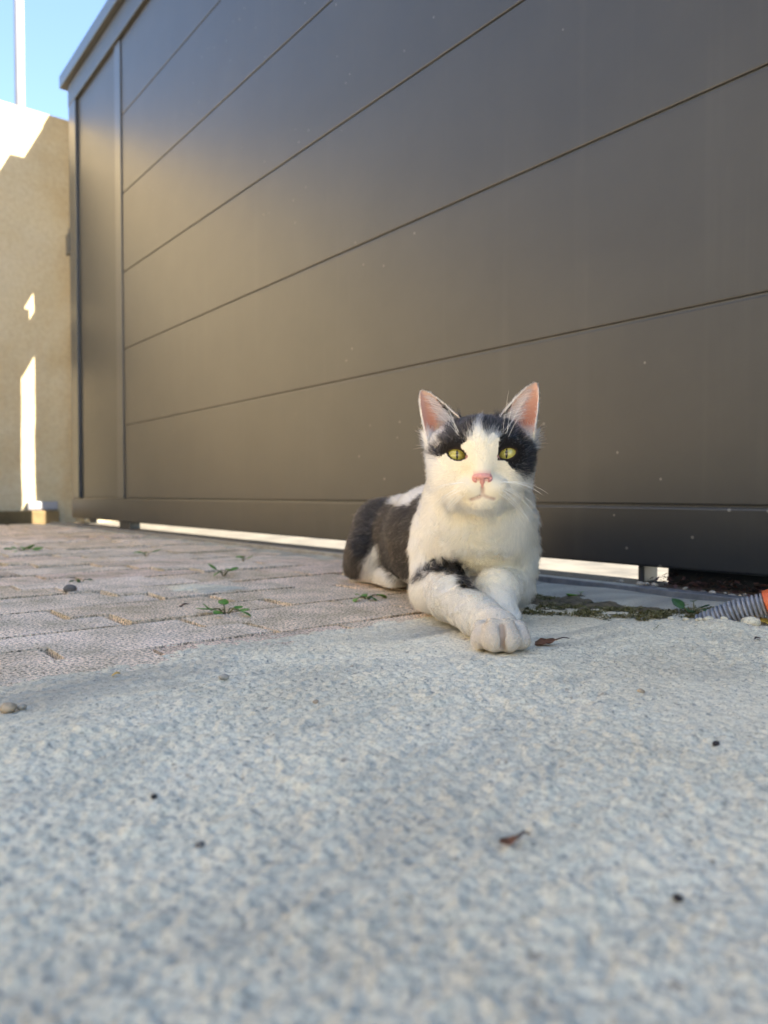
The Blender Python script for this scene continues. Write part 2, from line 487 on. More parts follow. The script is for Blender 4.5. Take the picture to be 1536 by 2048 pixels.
# ------------------------------------------------------------------ boundary wall
wall = empty('boundary_wall'); wall.matrix_world = GM
tag(wall, 'tall beige rendered wall with sun streaks beyond the gate end', 'wall')
nv, nz = 160, 40
vv = np.linspace(-1.2, 7.0, nv); zz = np.linspace(-.03, 1.61, nz)
A, B = np.meshgrid(vv, zz, indexing='ij')
relief = .006 * (vnoise(A * 9, B * 9, 71) - .5) + .003 * (vnoise(A * 30, B * 30, 73) - .5)
Vw = np.stack([3.15 + relief.ravel(), A.ravel(), B.ravel()], 1)
I = np.arange(nv * nz).reshape(nv, nz)
Qw = np.stack([I[:-1, :-1].ravel(), I[:-1, 1:].ravel(), I[1:, 1:].ravel(), I[1:, :-1].ravel()], 1)
me = quick_mesh('render_face', Vw, Qw); me.materials.append(M['wall'])
wf = bpy.data.objects.new('render_face', me); COL.objects.link(wf); wf.parent = wall
box('core', (3.156, -1.2, -.03), (3.36, 7.0, 1.606), M['wall'], wall, .008)
box('plinth', (3.118, .01, -.03), (3.149, 7.0, .044), M['yellow'], wall, .004)
box('ledge', (3.130, .012, .046), (3.149, .125, .080), M['pole'], wall, .006)

# house across the lane: sunlit, out of frame, mirrored dully in the gate paint
house = empty('house'); house.matrix_world = GM
tag(house, 'pale two storey house standing across the lane from the gate', 'house')
HV = 6.2
box('facade', (-9.0, HV, -.03), (2.6, HV + 5, 5.4), M['facade'], house, .01)
rf = mesh_obj('roof', [(-9.3, HV - .4, 5.41), (2.9, HV - .4, 5.41), (2.9, HV + 5.4, 5.41), (-9.3, HV + 5.4, 5.41), (-9.3, HV + 2.5, 6.9), (2.9, HV + 2.5, 6.9)],
    [(0, 1, 5, 4), (2, 3, 4, 5), (0, 4, 3), (1, 2, 5), (0, 3, 2, 1)], M['roof'], house)
for uu in (-7.6, -5.4, -3.2, -1.0, 1.2):
    for z0 in (1.0, 3.5):
        if uu == -3.2 and z0 == 1.0: continue
        w_ = box('window', (uu - .5, HV - .025, z0), (uu + .5, HV - .002, z0 + 1.3), M['white_paint'], house, .004)
        for sgn in (-1, 1):
            gp = box('pane', (uu + sgn * .235 - .2, HV - .032, z0 + .08), (uu + sgn * .235 + .2, HV - .0255, z0 + 1.22), M['glass'], w_)
dr = box('door', (-3.7, HV - .03, -.02), (-2.7, HV - .002, 2.1), M['gate_dark'], house, .004)
box('handle', (-2.85, HV - .07, 1.0), (-2.81, HV - .031, 1.14), M['steel'], dr, .004)

hedge = empty('hedge'); hedge.matrix_world = GM
tag(hedge, 'clipped dark green hedge in front of the house across the lane', 'hedge')
hn_ = 9000
hp = np.stack([rng.uniform(-8.6, 2.0, hn_), rng.uniform(4.7, 5.5, hn_), rng.uniform(.05, 1.6, hn_)], 1)
hp[:, 1] = np.where(rng.random(hn_) < .6, 4.72 + .15 * rng.random(hn_), hp[:, 1])
hd = rng.normal(size=(hn_, 3)); hd /= np.linalg.norm(hd, axis=1)[:, None]; hw_ = np.cross(hd, rng.normal(size=(hn_, 3))); hw_ /= np.linalg.norm(hw_, axis=1)[:, None]
hv = np.stack([hp - hd * .07, hp + hw_ * .04, hp + hd * .07, hp - hw_ * .04], 1).reshape(-1, 3)
me = quick_mesh('foliage', hv, np.arange(hn_ * 4).reshape(-1, 4)); me.materials.append(M['hedge'])
hf = bpy.data.objects.new('foliage', me); COL.objects.link(hf); hf.parent = hedge
box('branches', (-8.5, 4.85, -.02), (1.9, 5.45, 1.5), M['hedge'], hedge, .08)

pole = empty('pole'); pb = P(45.5, 700, 5.2); pole.location = (pb[0], pb[1], -.03)
tag(pole, 'slim white pole rising behind the beige wall against blue sky', 'pole')
V_, F_ = tube([(0, 0, 0), (0, 0, 2.4), (0, 0, 6.5)], [.036, .032, .028], 16)
mesh_obj('shaft', V_, F_, M['pole'], pole, True)
V_, F_ = tube([(0, 0, 0.0), (0, 0, .012)], [.11, .11], 16)
mesh_obj('base_plate', V_, F_, M['white_paint'], pole)

# ------------------------------------------------------------------ the cat
# one continuous body surface grown from blended volumes, then coated with fur
def pm(px, D): return px * D / F_PX

class Field:
    def __init__(s, ax, ay, az):
        s.a = (ax, ay, az); s.F = np.full((len(ax), len(ay), len(az)), 1.0, np.float32)
    def sl(s, lo, hi):
        return tuple(slice(max(0, np.searchsorted(a, l) - 1), min(len(a), np.searchsorted(a, h) + 1)) for a, l, h in zip(s.a, lo, hi))
    def grid(s, sl):
        return (s.a[0][sl[0]][:, None, None].astype(np.float32), s.a[1][sl[1]][None, :, None].astype(np.float32), s.a[2][sl[2]][None, None, :].astype(np.float32))
    def add(s, fn, lo, hi, k=.01, cut=False):
        m = k + .006
        sl = s.sl(np.array(lo) - m, np.array(hi) + m)
        if any(x.stop - x.start < 2 for x in sl): return
        X, Y, Z = s.grid(sl)
        d = fn(X, Y, Z); f = s.F[sl]
        if cut:
            d = -d
            h = np.maximum(k - np.abs(f - d), 0) / k
            s.F[sl] = np.maximum(f, d) + h * h * k * .25
        else:
            h = np.maximum(k - np.abs(f - d), 0) / k
            s.F[sl] = np.minimum(f, d) - h * h * k * .25
    def ell(s, c, r, k=.01, R=None, cut=False):
        c = np.asarray(c, float); r = np.asarray(r, float) * np.ones(3)
        Rm = np.eye(3) if R is None else np.asarray(R)
        def fn(X, Y, Z):
            q = [(X - c[0]), (Y - c[1]), (Z - c[2])]
            l = [Rm[i, 0] * q[0] + Rm[i, 1] * q[1] + Rm[i, 2] * q[2] for i in range(3)]
            k0 = np.sqrt(sum((l[i] / r[i]) ** 2 for i in range(3)))
            k1 = np.sqrt(sum((l[i] / r[i] ** 2) ** 2 for i in range(3))) + 1e-6
            return k0 * (k0 - 1) / k1
        m = r.max() if R is not None else r
        s.add(fn, c - m, c + m, k, cut)
    def cap(s, a, b, ra, rb, k=.01, cut=False):
        a = np.asarray(a, float); b = np.asarray(b, float); ba = b - a; L2 = ba @ ba
        def fn(X, Y, Z):
            t = np.clip(((X - a[0]) * ba[0] + (Y - a[1]) * ba[1] + (Z - a[2]) * ba[2]) / L2, 0, 1)
            return np.sqrt((X - a[0] - t * ba[0]) ** 2 + (Y - a[1] - t * ba[1]) ** 2 + (Z - a[2] - t * ba[2]) ** 2) - (ra + (rb - ra) * t)
        m = max(ra, rb)
        s.add(fn, np.minimum(a, b) - m, np.maximum(a, b) + m, k, cut)
    def nets(s):
        F = s.F; ax, ay, az = s.a
        ins = F < 0
        c8 = [ins[i:F.shape[0] - 1 + i, j:F.shape[1] - 1 + j, k:F.shape[2] - 1 + k] for i in (0, 1) for j in (0, 1) for k in (0, 1)]
        al = c8[0].copy(); an = c8[0].copy()
        for c in c8[1:]: al &= c; an |= c
        act = an & ~al
        idx = np.argwhere(act)
        cid = np.full(act.shape, -1, np.int32); cid[act] = np.arange(len(idx))
        pos = np.zeros((len(idx), 3)); cnt = np.zeros(len(idx))
        cor = [(i, j, k) for i in (0, 1) for j in (0, 1) for k in (0, 1)]
        for a in cor:
            for d in range(3):
                if a[d] == 1: continue
                b = list(a); b[d] = 1; b = tuple(b)
                ia = idx + a; ib = idx + b
                fa = F[ia[:, 0], ia[:, 1], ia[:, 2]]; fb = F[ib[:, 0], ib[:, 1], ib[:, 2]]
                m = (fa < 0) != (fb < 0)
                t = np.where(m, fa / np.where(m, fa - fb, 1), 0)
                pa = np.stack([ax[ia[:, 0]], ay[ia[:, 1]], az[ia[:, 2]]], 1)
                pb_ = np.stack([ax[ib[:, 0]], ay[ib[:, 1]], az[ib[:, 2]]], 1)
                pos += np.where(m[:, None], pa + t[:, None] * (pb_ - pa), 0); cnt += m
        pos /= np.maximum(cnt, 1)[:, None]
        quads = []
        for d in range(3):
            o1, o2 = (d + 1) % 3, (d + 2) % 3
            sa = [slice(None)] * 3; sb = [slice(None)] * 3
            sa[d] = slice(0, -1); sb[d] = slice(1, None)
            ch = ins[tuple(sa)] != ins[tuple(sb)]
            e = np.argwhere(ch)
            e = e[(e[:, o1] > 0) & (e[:, o2] > 0) & (e[:, o1] < F.shape[o1] - 1) & (e[:, o2] < F.shape[o2] - 1)]
            def cell(q1, q2):
                x = e.copy(); x[:, o1] -= q1; x[:, o2] -= q2
                return cid[x[:, 0], x[:, 1], x[:, 2]]
            q = np.stack([cell(1, 1), cell(0, 1), cell(0, 0), cell(1, 0)], 1)
            flip = ~ins[e[:, 0], e[:, 1], e[:, 2]]
            q[flip] = q[flip][:, ::-1]
            quads.append(q[(q >= 0).all(1)])
        return pos, np.concatenate(quads)

# --- head frame: origin inside the skull, x to the image right, y towards the camera, z up
HO = P(961, 926, .635)
yaw, roll = math.radians(-6.0), math.radians(1.2)
Hf = -np.array(fwd) * 1.0
Rz = np.array(Matrix.Rotation(yaw, 3, 'Z')); Ry = np.array(Matrix.Rotation(-roll, 3, 'Y'))
HX = Rz @ Ry @ np.array([1., 0, 0]); HY = Rz @ Ry @ np.array([0, -1., 0]); HZ = Rz @ Ry @ np.array([0, 0, 1.])
HR = np.stack([HX, HY, HZ])                   # rows: world to head
def H(x, y, z): return HO + x * HX + y * HY + z * HZ
def to_head(p): return (p - HO) @ HR.T
def HRot(rx=0, ry=0, rz=0):
    m = np.array(Matrix.Rotation(rz, 3, 'Z') @ Matrix.Rotation(ry, 3, 'Y') @ Matrix.Rotation(rx, 3, 'X'))
    return m.T @ HR

hx0, hx1 = HO[0] - .062, HO[0] + .062
hy0, hy1 = HO[1] - .062, HO[1] + .046
FX = axis([(-.13, hx0, .0026), (hx0, hx1, .0011), (hx1, .20, .0026)])
FY = axis([(.475, .56, .0016), (.56, hy0, .0026), (hy0, hy1, .0011), (hy1, 1.08, .003)]) if hy0 > .56 else axis([(.475, hy0, .0016), (hy0, hy1, .0011), (hy1, 1.08, .003)])
FZ = axis([(-.012, .095, .0020), (.095, .212, .0011)])
fl = Field(FX, FY, FZ)
zmin = .004

# trunk
fl.cap(P(952, 1085, .725), P(880, 1075, .82), .056, .053, .02)
fl.cap(P(880, 1075, .82), P(818, 1078, .93), .053, .053, .02)
fl.ell(P(812, 1085, .955), (.052, .062, .052), .02)
# haunch, knee and hind foot on the image left, lying on the ground
fl.ell(P(755, 1082, .955), (.033, .058, .052), .016)
fl.cap(P(742, 1105, .915), P(735, 1130, .98), .028, .030, .014)
fl.cap(np.append(GD(735, 1160)[:2], .014), np.append(GD(790, 1176)[:2], .012), .015, .012, .008)
# haunch on the far side
fl.ell(P(880, 1085, .985), (.033, .055, .05), .016)
# tail curled back along the rump
fl.cap(np.array([.03, 1.02, .03]), np.array([.085, 1.0, .017]), .019, .015, .015)
fl.cap(np.array([.085, 1.0, .017]), np.array([.125, .93, .014]), .015, .012, .01)
# chest, throat, neck
fl.ell(P(943, 1076, .700), (.042, .040, .048), .014)
fl.ell(P(952, 1040, .675), (.044, .037, .044), .018)
fl.cap(P(955, 1035, .682), P(957, 965, .662), .0450, .0425, .02)
# extended foreleg
sh = P(888, 1098, .705); el = P(878, 1182, .695)
fl.cap(sh, el, .0265, .0235, .016)
fl.cap(P(904, 1050, .70), sh, .029, .0265, .014)
wr = np.append(P(958, 1240, .572)[:2], .0155)
fl.cap(np.append(el[:2], .0245), np.append(P(905, 1205, .635)[:2], .0215), .0225, .0182, .010)
fl.cap(np.append(P(905, 1205, .635)[:2], .0205), wr, .0182, .0138, .010)
pc = np.append(P(998, 1275, .534)[:2], .0140)
fl.cap(wr, pc, .0138, .0132, .009)
for px, D, r, zc in ((964, .520, .0068, .0082), (988, .510, .0080, .0098), (1017, .509, .0080, .0100), (1039, .518, .0067, .0084)):
    a = np.append(P(px, 1285, D)[:2], zc)
    back = a + (pc - a) * .75; back[2] = .0135
    fl.cap(back, a, r * .95, r, .0014); fl.cap(a, a + np.array([0, .006, .0065]), r, r * .88, .0035)
toes = [np.append(P(px, 1285, D)[:2], zc) for px, D, zc in ((964, .520, .0082), (988, .510, .0098), (1017, .509, .0100), (1039, .518, .0084))]
CREASE = []
for a, b in zip(toes[:-1], toes[1:]):
    mid_ = (a + b) / 2; half = np.linalg.norm((a - b)[:2]) / 2; out_ = -math.sqrt(max(.0080 ** 2 - half ** 2, .003 ** 2))
    CREASE.append((mid_ + np.array([0, out_, -.010]), mid_ + np.array([0, out_ + .0005, .004])))
    CREASE.append((mid_ + np.array([0, out_ + .0005, .004]), mid_ + np.array([0, out_ + .006, .0098])))
for a, b in CREASE: fl.cap(a, b, .0017, .0013, .0022, cut=True)
# folded foreleg
sh2 = P(1003, 1095, .705); el2 = np.append(P(1018, 1170, .708)[:2], .025)
fl.cap(P(995, 1050, .695), sh2, .029, .0265, .014)
fl.cap(sh2, el2, .0255, .0225, .012)
p2 = np.append(P(1001, 1205, .616)[:2], .0150)
fl.cap(el2, p2 + np.array([.001, .024, .012]), .0205, .0180, .0015)
fl.cap(p2 + np.array([.001, .024, .012]), p2, .0180, .0138, .006)
for dx, dy, r in ((-.0100, -.001, .0060), (-.0035, -.0065, .0066), (.0045, -.0065, .0066), (.0105, -.001, .0060)):
    fl.cap(p2 + np.array([dx * .6, dy * .2 + .003, .001]), p2 + np.array([dx, dy - .003, -.0060]), r, r, .0022)

# head
fl.ell(H(0, -.004, .004), (.0395, .042, .0345), .012, HR)
for s in (-1, 1):
    fl.ell(H(s * .0198, .001, -.010), (.0190, .026, .0260), .012, HR)
    fl.ell(H(s * .0215, -.002, .009), (.0182, .026, .0205), .012, HR)
    fl.ell(H(s * .0085, .0335, -.0215), (.0115, .0112, .0092), .0045, HR)
    fl.ell(H(s * .0185, .0235, .0155), (.0105, .0075, .0050), .010, HR)      # brow
fl.ell(H(0, .026, .012), (.017, .014, .022), .012, HR)
fl.cap(H(0, .030, .010), H(0, .0400, -.0105), .0105, .0072, .008)
fl.ell(H(0, .0305, -.0330), (.0110, .0095, .0075), .007, HR)
fl.ell(H(0, .018, -.026), (.024, .018, .014), .012, HR)
# mouth line, laid on the surface
def on_face(x, z):
    for y in np.arange(.062, .015, -.0003):
        q = H(x, y, z)
        i, j, k = (int(np.clip(np.searchsorted(ar, v_), 1, len(ar) - 1)) for ar, v_ in zip(fl.a, q))
        if fl.F[i, j, k] < 0: return H(x, y - .0002, z)
    return H(x, .035, z)
mouth = [on_face(x, z) for x, z in ((0, -.0215), (0, -.0245), (0, -.0272), (.0026, -.0290), (.0056, -.0302), (.0092, -.0312))]
mouthl = [on_face(x, z) for x, z in ((0, -.0272), (-.0026, -.0290), (-.0056, -.0302), (-.0092, -.0312))]
for L in (mouth, mouthl):
    for a, b in zip(L[:-1], L[1:]): fl.cap(a, b, .0010, .0010, .0012, cut=True)

# eyes: almond openings cut through the lids
EYE = []
for s, ex, ez in ((-1, -.0198, .0066), (1, .0210, .0064)):
    c = H(ex, .0205, ez)
    EYE.append((s, c))
EYE_R = .0098
def almond(s, c, grow=0.0):
    # local frame of the lid opening: a along the lid, b across
    tilt = math.radians(17) * s
    A = HX * math.cos(tilt) + HZ * math.sin(tilt); Bv = -HX * math.sin(tilt) + HZ * math.cos(tilt)
    return A, Bv
for s, c in EYE:
    A, Bv = almond(s, c)
    w, hh = .0080, .0047                       # half width / half height
    R_ = (w * w + hh * hh) / (2 * hh); off = R_ - hh
    def fn(X, Y, Z, c=c, A=A, Bv=Bv, R_=R_, off=off):
        q = (X - c[0], Y - c[1], Z - c[2])
        a = A[0] * q[0] + A[1] * q[1] + A[2] * q[2]
        b = Bv[0] * q[0] + Bv[1] * q[1] + Bv[2] * q[2] 
        y = HY[0] * q[0] + HY[1] * q[1] + HY[2] * q[2]
        d1 = np.sqrt(a * a + (b + off * 1.19) ** 2) - R_
        d2 = np.sqrt(a * a + (b - off * 1.0) ** 2) - R_
        d = np.maximum(d1, d2)
        return np.maximum(d, -(y - .002))
    fl.add(fn, c - .02, c + .02, .0022, cut=True)

# ears: thin cupped shells
EARS = []
def ear(s, tip, outer, inner):
    tip, outer, inner = (np.array(t) for t in (tip, outer, inner))
    mid = (outer + inner) / 2
    ez = tip - mid; Lh = np.linalg.norm(ez); ez /= Lh
    ex = outer - inner; ex -= ez * (ex @ ez); Wd = np.linalg.norm(ex); ex /= Wd
    ey = np.cross(ex, ez); 
    if ey @ HY < 0: ey = -ey
    Wd2 = Wd / 2
    EARS.append((s, mid, ex, ey, ez, Lh, Wd2))
    def fn(X, Y, Z):
        q = (X - mid[0], Y - mid[1], Z - mid[2])
        a = ex[0] * q[0] + ex[1] * q[1] + ex[2] * q[2]
        b = ez[0] * q[0] + ez[1] * q[1] + ez[2] * q[2]
        y = ey[0] * q[0] + ey[1] * q[1] + ey[2] * q[2]
        t = np.clip(b / Lh, -.4, 1)
        # outline: rounded leaf triangle, outer edge bulges slightly
        hw = Wd2 * 1.04 * np.clip(1 - t, 0, 1.4) ** .64
        d2 = np.maximum(np.abs(a) - hw, b - Lh)
        d2 = d2 * .80
        bow = -.016 * (1 - (a / (np.maximum(hw, .002))) ** 2).clip(0, 1) * np.clip(1.05 - t, 0, 1.2) ** .8
        d3 = np.abs(y - bow) - (.0019 + .0012 * np.clip(1 - t, 0, 1))
        d = np.maximum(d2, d3)
        return np.maximum(d, -(b + .012))
    pts = np.array([tip, outer, inner])
    fl.add(fn, pts.min(0) - .014, pts.max(0) + .014, .0045)
ear(-1, H(-.0500, -.010, .0655), H(-.0435, -.004, .0175), H(-.0165, -.010, .0400))
ear(1, H(.0490, -.010, .0690), H(.0435, -.004, .0170), H(.0165, -.010, .0400))

CV, CQ = fl.nets()
cat_loc = np.array([P(930, 1150, .70)[0], .72, 0.0])
cat = empty('cat', tuple(cat_loc))
tag(cat, 'white and dark grey cat lying with one foreleg stretched out before the gate', 'cat')
body_me = quick_mesh('body', CV - cat_loc, CQ)
body = bpy.data.objects.new('body', body_me); COL.objects.link(body); body.parent = cat

# --- coat pattern
def in_poly(px, py, poly):
    poly = np.asarray(poly, float); r = np.zeros(len(px), bool)
    x0, y0 = poly[-1]
    for x1, y1 in poly:
        c = ((y1 > py) != (y0 > py)) & (px < (x0 - x1) * (py - y1) / (y0 - y1 + 1e-12) + x1)
        r ^= c; x0, y0 = x1, y1
    return r
def C1(l): return [(800 + a / 4.8, 740 + b / 4.8) for a, b in l]
MASK_L = C1([(330, 240), (450, 330), (560, 425), (745, 430), (752, 470), (738, 520), (705, 560), (690, 640), (650, 640), (630, 690), (590, 715), (585, 760), (615, 815), (560, 790), (500, 770), (450, 795), (385, 832), (300, 825), (295, 780), (345, 745), (400, 670), (430, 610), (480, 560), (500, 490), (440, 390), (370, 300)])
MASK_R = C1([(742, 430), (930, 395), (1010, 350), (1120, 240), (1085, 310), (1035, 400), (1050, 480), (1090, 540), (1130, 590), (1160, 650), (1205, 670), (1255, 720), (1300, 820), (1290, 930), (1225, 1000), (1130, 985), (1060, 930), (1030, 885), (990, 865), (938, 862), (932, 835), (945, 770), (945, 720), (960, 660), (940, 625), (890, 590), (835, 630), (805, 590), (790, 530), (765, 470)])
TOPW = C1([(700, 425), (790, 425), (765, 480), (740, 520), (735, 470)])
BODYD = [(672, 1156), (694, 1085), (704, 1045), (732, 1000), (765, 978), (790, 985), (800, 1006), (815, 1003), (850, 978), (860, 1100), (846, 1152), (812, 1157), (797, 1157), (763, 1133), (758, 1085), (747, 1094), (730, 1117), (718, 1160)]
ARMD = [(826, 1152), (845, 1128), (870, 1115), (893, 1112), (914, 1120), (928, 1140), (936, 1160), (952, 1184), (946, 1190), (922, 1174), (908, 1150), (888, 1141), (860, 1145), (840, 1156)]
ear_n = [np.cross(e[2], e[4]) for e in EARS]

NOSE = H(0.0, .0455, -.0145)
def coat(p, nrm, jitter=0.0):
    """colour and hair length of the coat at world points"""
    n = len(p)
    pj = p + (rng.normal(size=p.shape) * jitter if jitter else 0)
    px, py, D = project(pj)
    h = to_head(p)
    head = (p[:, 2] > .095) & (p[:, 1] < HO[1] + .06)
    dark = np.zeros(n, bool)
    dark |= head & (in_poly(px, py, MASK_L) | in_poly(px, py, MASK_R))
    dark |= head & (h[:, 1] < -.012) & (h[:, 2] > .0) & (nrm @ HY < .15)
    dark &= ~(head & in_poly(px, py, TOPW) & (h[:, 1] > -.01))
    bd = (p[:, 1] > .735) & (p[:, 2] < .14)
    dark |= bd & in_poly(px, py, BODYD)
    dark |= bd & (px > 860) & (p[:, 2] > .05)
    dark &= ~(bd & (p[:, 2] > .098) & (px > 782) & (px < 900) & (p[:, 1] > .78))
    dark |= (p[:, 1] > .99)
    dark |= in_poly(px, py, ARMD) & (D > .60) & (D < .76) & (p[:, 2] < .12)
    col = np.where(dark[:, None], np.array([.0072, .0054, .0046]), np.array([.66, .625, .575]))
    cream_bounce = sstep(.0, .05, p[:, 2]) * (p[:, 1] < .72) * (p[:, 2] < .165) * sstep(.025, .07, p[:, 0]) * .8  # creamy ruff with the warm bounce light put into its colour
    col = np.where(dark[:, None], col, col * (1 - cream_bounce[:, None]) + np.array([.74, .64, .46]) * cream_bounce[:, None])
    ln = np.full(n, .0105)
    wh = sstep(.090, .118, p[:, 2]) * head
    ln = ln * (1 - wh) + wh * (  .0048 + .0062 * sstep(.02, .055, np.linalg.norm(h - to_head(NOSE[None])[0], axis=1)))
    arm = (p[:, 1] < .66) & (p[:, 2] < .06)
    ln = np.where(arm, .0056, ln); ln = np.where((p[:, 0] > .088) & (p[:, 1] > .58) & (p[:, 1] < .68) & (p[:, 2] < .05), .0032, ln); ln = np.where((p[:, 1] < .545) & (p[:, 2] < .04), .0027, ln)
    dn = np.linalg.norm(p - NOSE, axis=1)
    ln = np.where(head, np.minimum(ln, .0010 + .20 * np.maximum(dn - .006, 0)), ln)
    # ears
    for s, mid, ex, ey, ez, Lh, Wd2 in EARS:
        q = p - mid; b = q @ ez; a = q @ ex; y = q @ ey
        t = b / Lh
        hw = Wd2 * 1.04 * np.clip(1 - t, .0, 1.4) ** .64
        on = head & (b > .004) & (np.abs(a) < hw + .004) & (np.abs(y) < .02) & (p[:, 2] > HO[2] + .016)
        front = on & (nrm @ ey > .10) & (np.abs(a) < hw * .93); fd = front & dark; front = front & ~dark; ln = np.where(fd, .004, ln)
        tt = np.clip(t, 0, 1) * .6 + .4 * np.clip(-a / (hw + 1e-6), 0, 1); pink = np.stack([.52 - .10 * tt, .21 + .13 * tt, .145 + .14 * tt], 1)
        col = np.where(front[:, None], pink, col)
        ln = np.where(front, .0010, ln)
        rim = on & ~front & ~fd & ((np.abs(a) > hw * .86) | (t > .90))
        col = np.where(rim[:, None], np.array([.72, .66, .60]), col); ln = np.where(on & ~front, .0028, ln)
    # lids: dark rim and bare inner corner
    for s, c in EYE:
        A, Bv = almond(s, c)
        q = p - c; a = q @ A; b = q @ Bv; y = q @ HY
        w, hh = .0080, .0047
        R_ = (w * w + hh * hh) / (2 * hh); off = R_ - hh
        d = np.maximum(np.sqrt(a * a + (b + off * 1.19) ** 2) - R_, np.sqrt(a * a + (b - off * 1.0) ** 2) - R_)
        on = head & (y > -.004)
        rim = on & (d < .0011)
        inner = rim & (a * s < -.004)
        col = np.where(rim[:, None], np.array([.030, .020, .017]), col)
        cor = on & (d < .0015) & (a * s < -.0074) & (b < .0004)
        col = np.where(cor[:, None], np.array([.34, .17, .14]), col)
        ln = np.where(on & (d < .0016), 0.0, ln)
        ln = np.where(on & (d >= .0016) & (d < .009), np.minimum(ln, .0012 + .32 * (d - .0016)), ln)
    # bare bridge above the nose and lips
    hn = h - to_head(NOSE[None])[0]
    br = head & (np.abs(hn[:, 0]) < .0072) & (hn[:, 2] > -.002) & (hn[:, 2] < .0085) & (h[:, 1] > .030)
    f = sstep(.0085, .003, hn[:, 2]) * br * .75
    col = col * (1 - f[:, None]) + np.array([.66, .33, .29]) * f[:, None]
    dm = np.full(n, 1.0)
    for L in (mouth, mouthl):
        for a, b in zip(L[:-1], L[1:]):
            ba = b - a; t = np.clip(((p - a) @ ba) / (ba @ ba), 0, 1)
            dm = np.minimum(dm, np.linalg.norm(p - a - t[:, None] * ba, axis=1))
    f = sstep(.0025, .0006, dm) * .7
    col = col * (1 - f[:, None]) + np.array([.30, .13, .11]) * f[:, None]
    ln = np.where(dm < .0013, 0.0, ln)
    # dusty toes
    toe = (p[:, 1] < .545) & (p[:, 2] < .03)
    f = sstep(.55, .505, p[:, 1]) * toe * .6
    col = col * (1 - f[:, None]) + np.array([.50, .38, .26]) * f[:, None]
    dc = np.full(n, 1.0)
    for a, b in CREASE:
        ba = b - a; t = np.clip(((p - a) @ ba) / (ba @ ba), 0, 1)
        dc = np.minimum(dc, np.linalg.norm(p - a - t[:, None] * ba, axis=1))
    f = sstep(.0030, .0014, dc) * .6  # darker brown in the creases between the toes
    col = col * (1 - f[:, None]) + np.array([.26, .16, .11]) * f[:, None]
    ln = np.where(dc < .0022, 0.0, ln)
    return col, ln, head, arm

nv_ = len(body_me.vertices)
nr = np.empty(nv_ * 3, np.float32); body_me.vertices.foreach_get('normal', nr); nr = nr.reshape(-1, 3)
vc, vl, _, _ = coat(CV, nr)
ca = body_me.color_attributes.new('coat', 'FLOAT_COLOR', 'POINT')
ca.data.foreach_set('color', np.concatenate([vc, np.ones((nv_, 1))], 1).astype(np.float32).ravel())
n = NT('cat_skin_coat'); a_ = n.n('ShaderNodeAttribute', attribute_name='coat')
M['cat'] = n.set(Base_Color=a_.outputs['Color'], Roughness=.85, Specular_IOR_Level=.2)
n.b.inputs['Subsurface Weight'].default_value = .0
body_me.materials.append(M['cat'])

# --- fur
tri = np.concatenate([CQ[:, [0, 1, 2]], CQ[:, [0, 2, 3]]])
p0, p1, p2_ = CV[tri[:, 0]], CV[tri[:, 1]], CV[tri[:, 2]]
area = np.linalg.norm(np.cross(p1 - p0, p2_ - p0), axis=1) * .5
cen = (p0 + p1 + p2_) / 3
dens = np.where((cen[:, 2] > .095) & (cen[:, 1] < HO[1] + .06), 3.4, 1.5)
dens = np.where((cen[:, 1] < .66) & (cen[:, 2] < .06), 3.2, dens)
dens = np.where(cen[:, 1] > .80, .9, dens) * np.where(cen[:, 2] < .002, .05, 1)
NS = 400000
pr = area * dens; pr /= pr.sum()
pick = rng.choice(len(tri), NS, p=pr)
r1 = np.sqrt(rng.random(NS)); r2 = rng.random(NS)
w0, w1, w2 = 1 - r1, r1 * (1 - r2), r1 * r2
root = p0[pick] * w0[:, None] + p1[pick] * w1[:, None] + p2_[pick] * w2[:, None]
nn = nr[tri[pick, 0]] * w0[:, None] + nr[tri[pick, 1]] * w1[:, None] + nr[tri[pick, 2]] * w2[:, None]
nn /= np.linalg.norm(nn, axis=1)[:, None] + 1e-9
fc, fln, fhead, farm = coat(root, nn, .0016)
keep = (fln > .0004) & (root[:, 2] > -.002)
root, nn, fc, fln, fhead, farm = (x[keep] for x in (root, nn, fc, fln, fhead, farm))
m = len(root)
# combing directions
dirv = np.tile(np.array([0.0, .35, -1.0]), (m, 1))
bk = root[:, 1] > .74
dirv[bk] = np.array([-.25, .9, -.55])
ad = (pc - el) / np.linalg.norm(pc - el)
dirv[farm] = ad * np.array([1, 1, .3])
hn = root[fhead] - H(0, .030, -.008)
wh = sstep(.088, .120, root[fhead][:, 2])[:, None]
dirv[fhead] = (hn / np.linalg.norm(hn, axis=1)[:, None] + np.array([0, .35, -.12])) * wh + (1 - wh) * dirv[fhead]
hh_ = to_head(root)
clump = np.stack([vnoise3(root, 230, 81), vnoise3(root, 230, 85), vnoise3(root, 230, 89)], 1) - .5
swirl = np.stack([vnoise3(root, 45, 91), vnoise3(root, 45, 95), vnoise3(root, 45, 99)], 1) - .5
cl2 = np.stack([vnoise3(root, 120, 181), vnoise3(root, 120, 185), vnoise3(root, 120, 189)], 1) - .5
ruff = ((root[:, 2] > .03) & (root[:, 2] < .115) & (root[:, 1] < .75)).astype(float)[:, None]
dirv = dirv / np.linalg.norm(dirv, axis=1)[:, None] + clump * 1.4 + swirl * (.9 + 1.0 * ruff) + cl2 * 2.2 * ruff + rng.normal(size=(m, 3)) * .13
tg = dirv - nn * np.sum(dirv * nn, 1)[:, None]
tg /= np.linalg.norm(tg, axis=1)[:, None] + 1e-9
lift = np.where(fhead, .34, .42) + rng.normal(size=m) * .10
lift = np.where(farm, .48, lift) + (vnoise3(root, 150, 201) - .5) * 1.1 * ruff[:, 0]
d0 = tg * np.cos(lift)[:, None] + nn * np.sin(lift)[:, None]
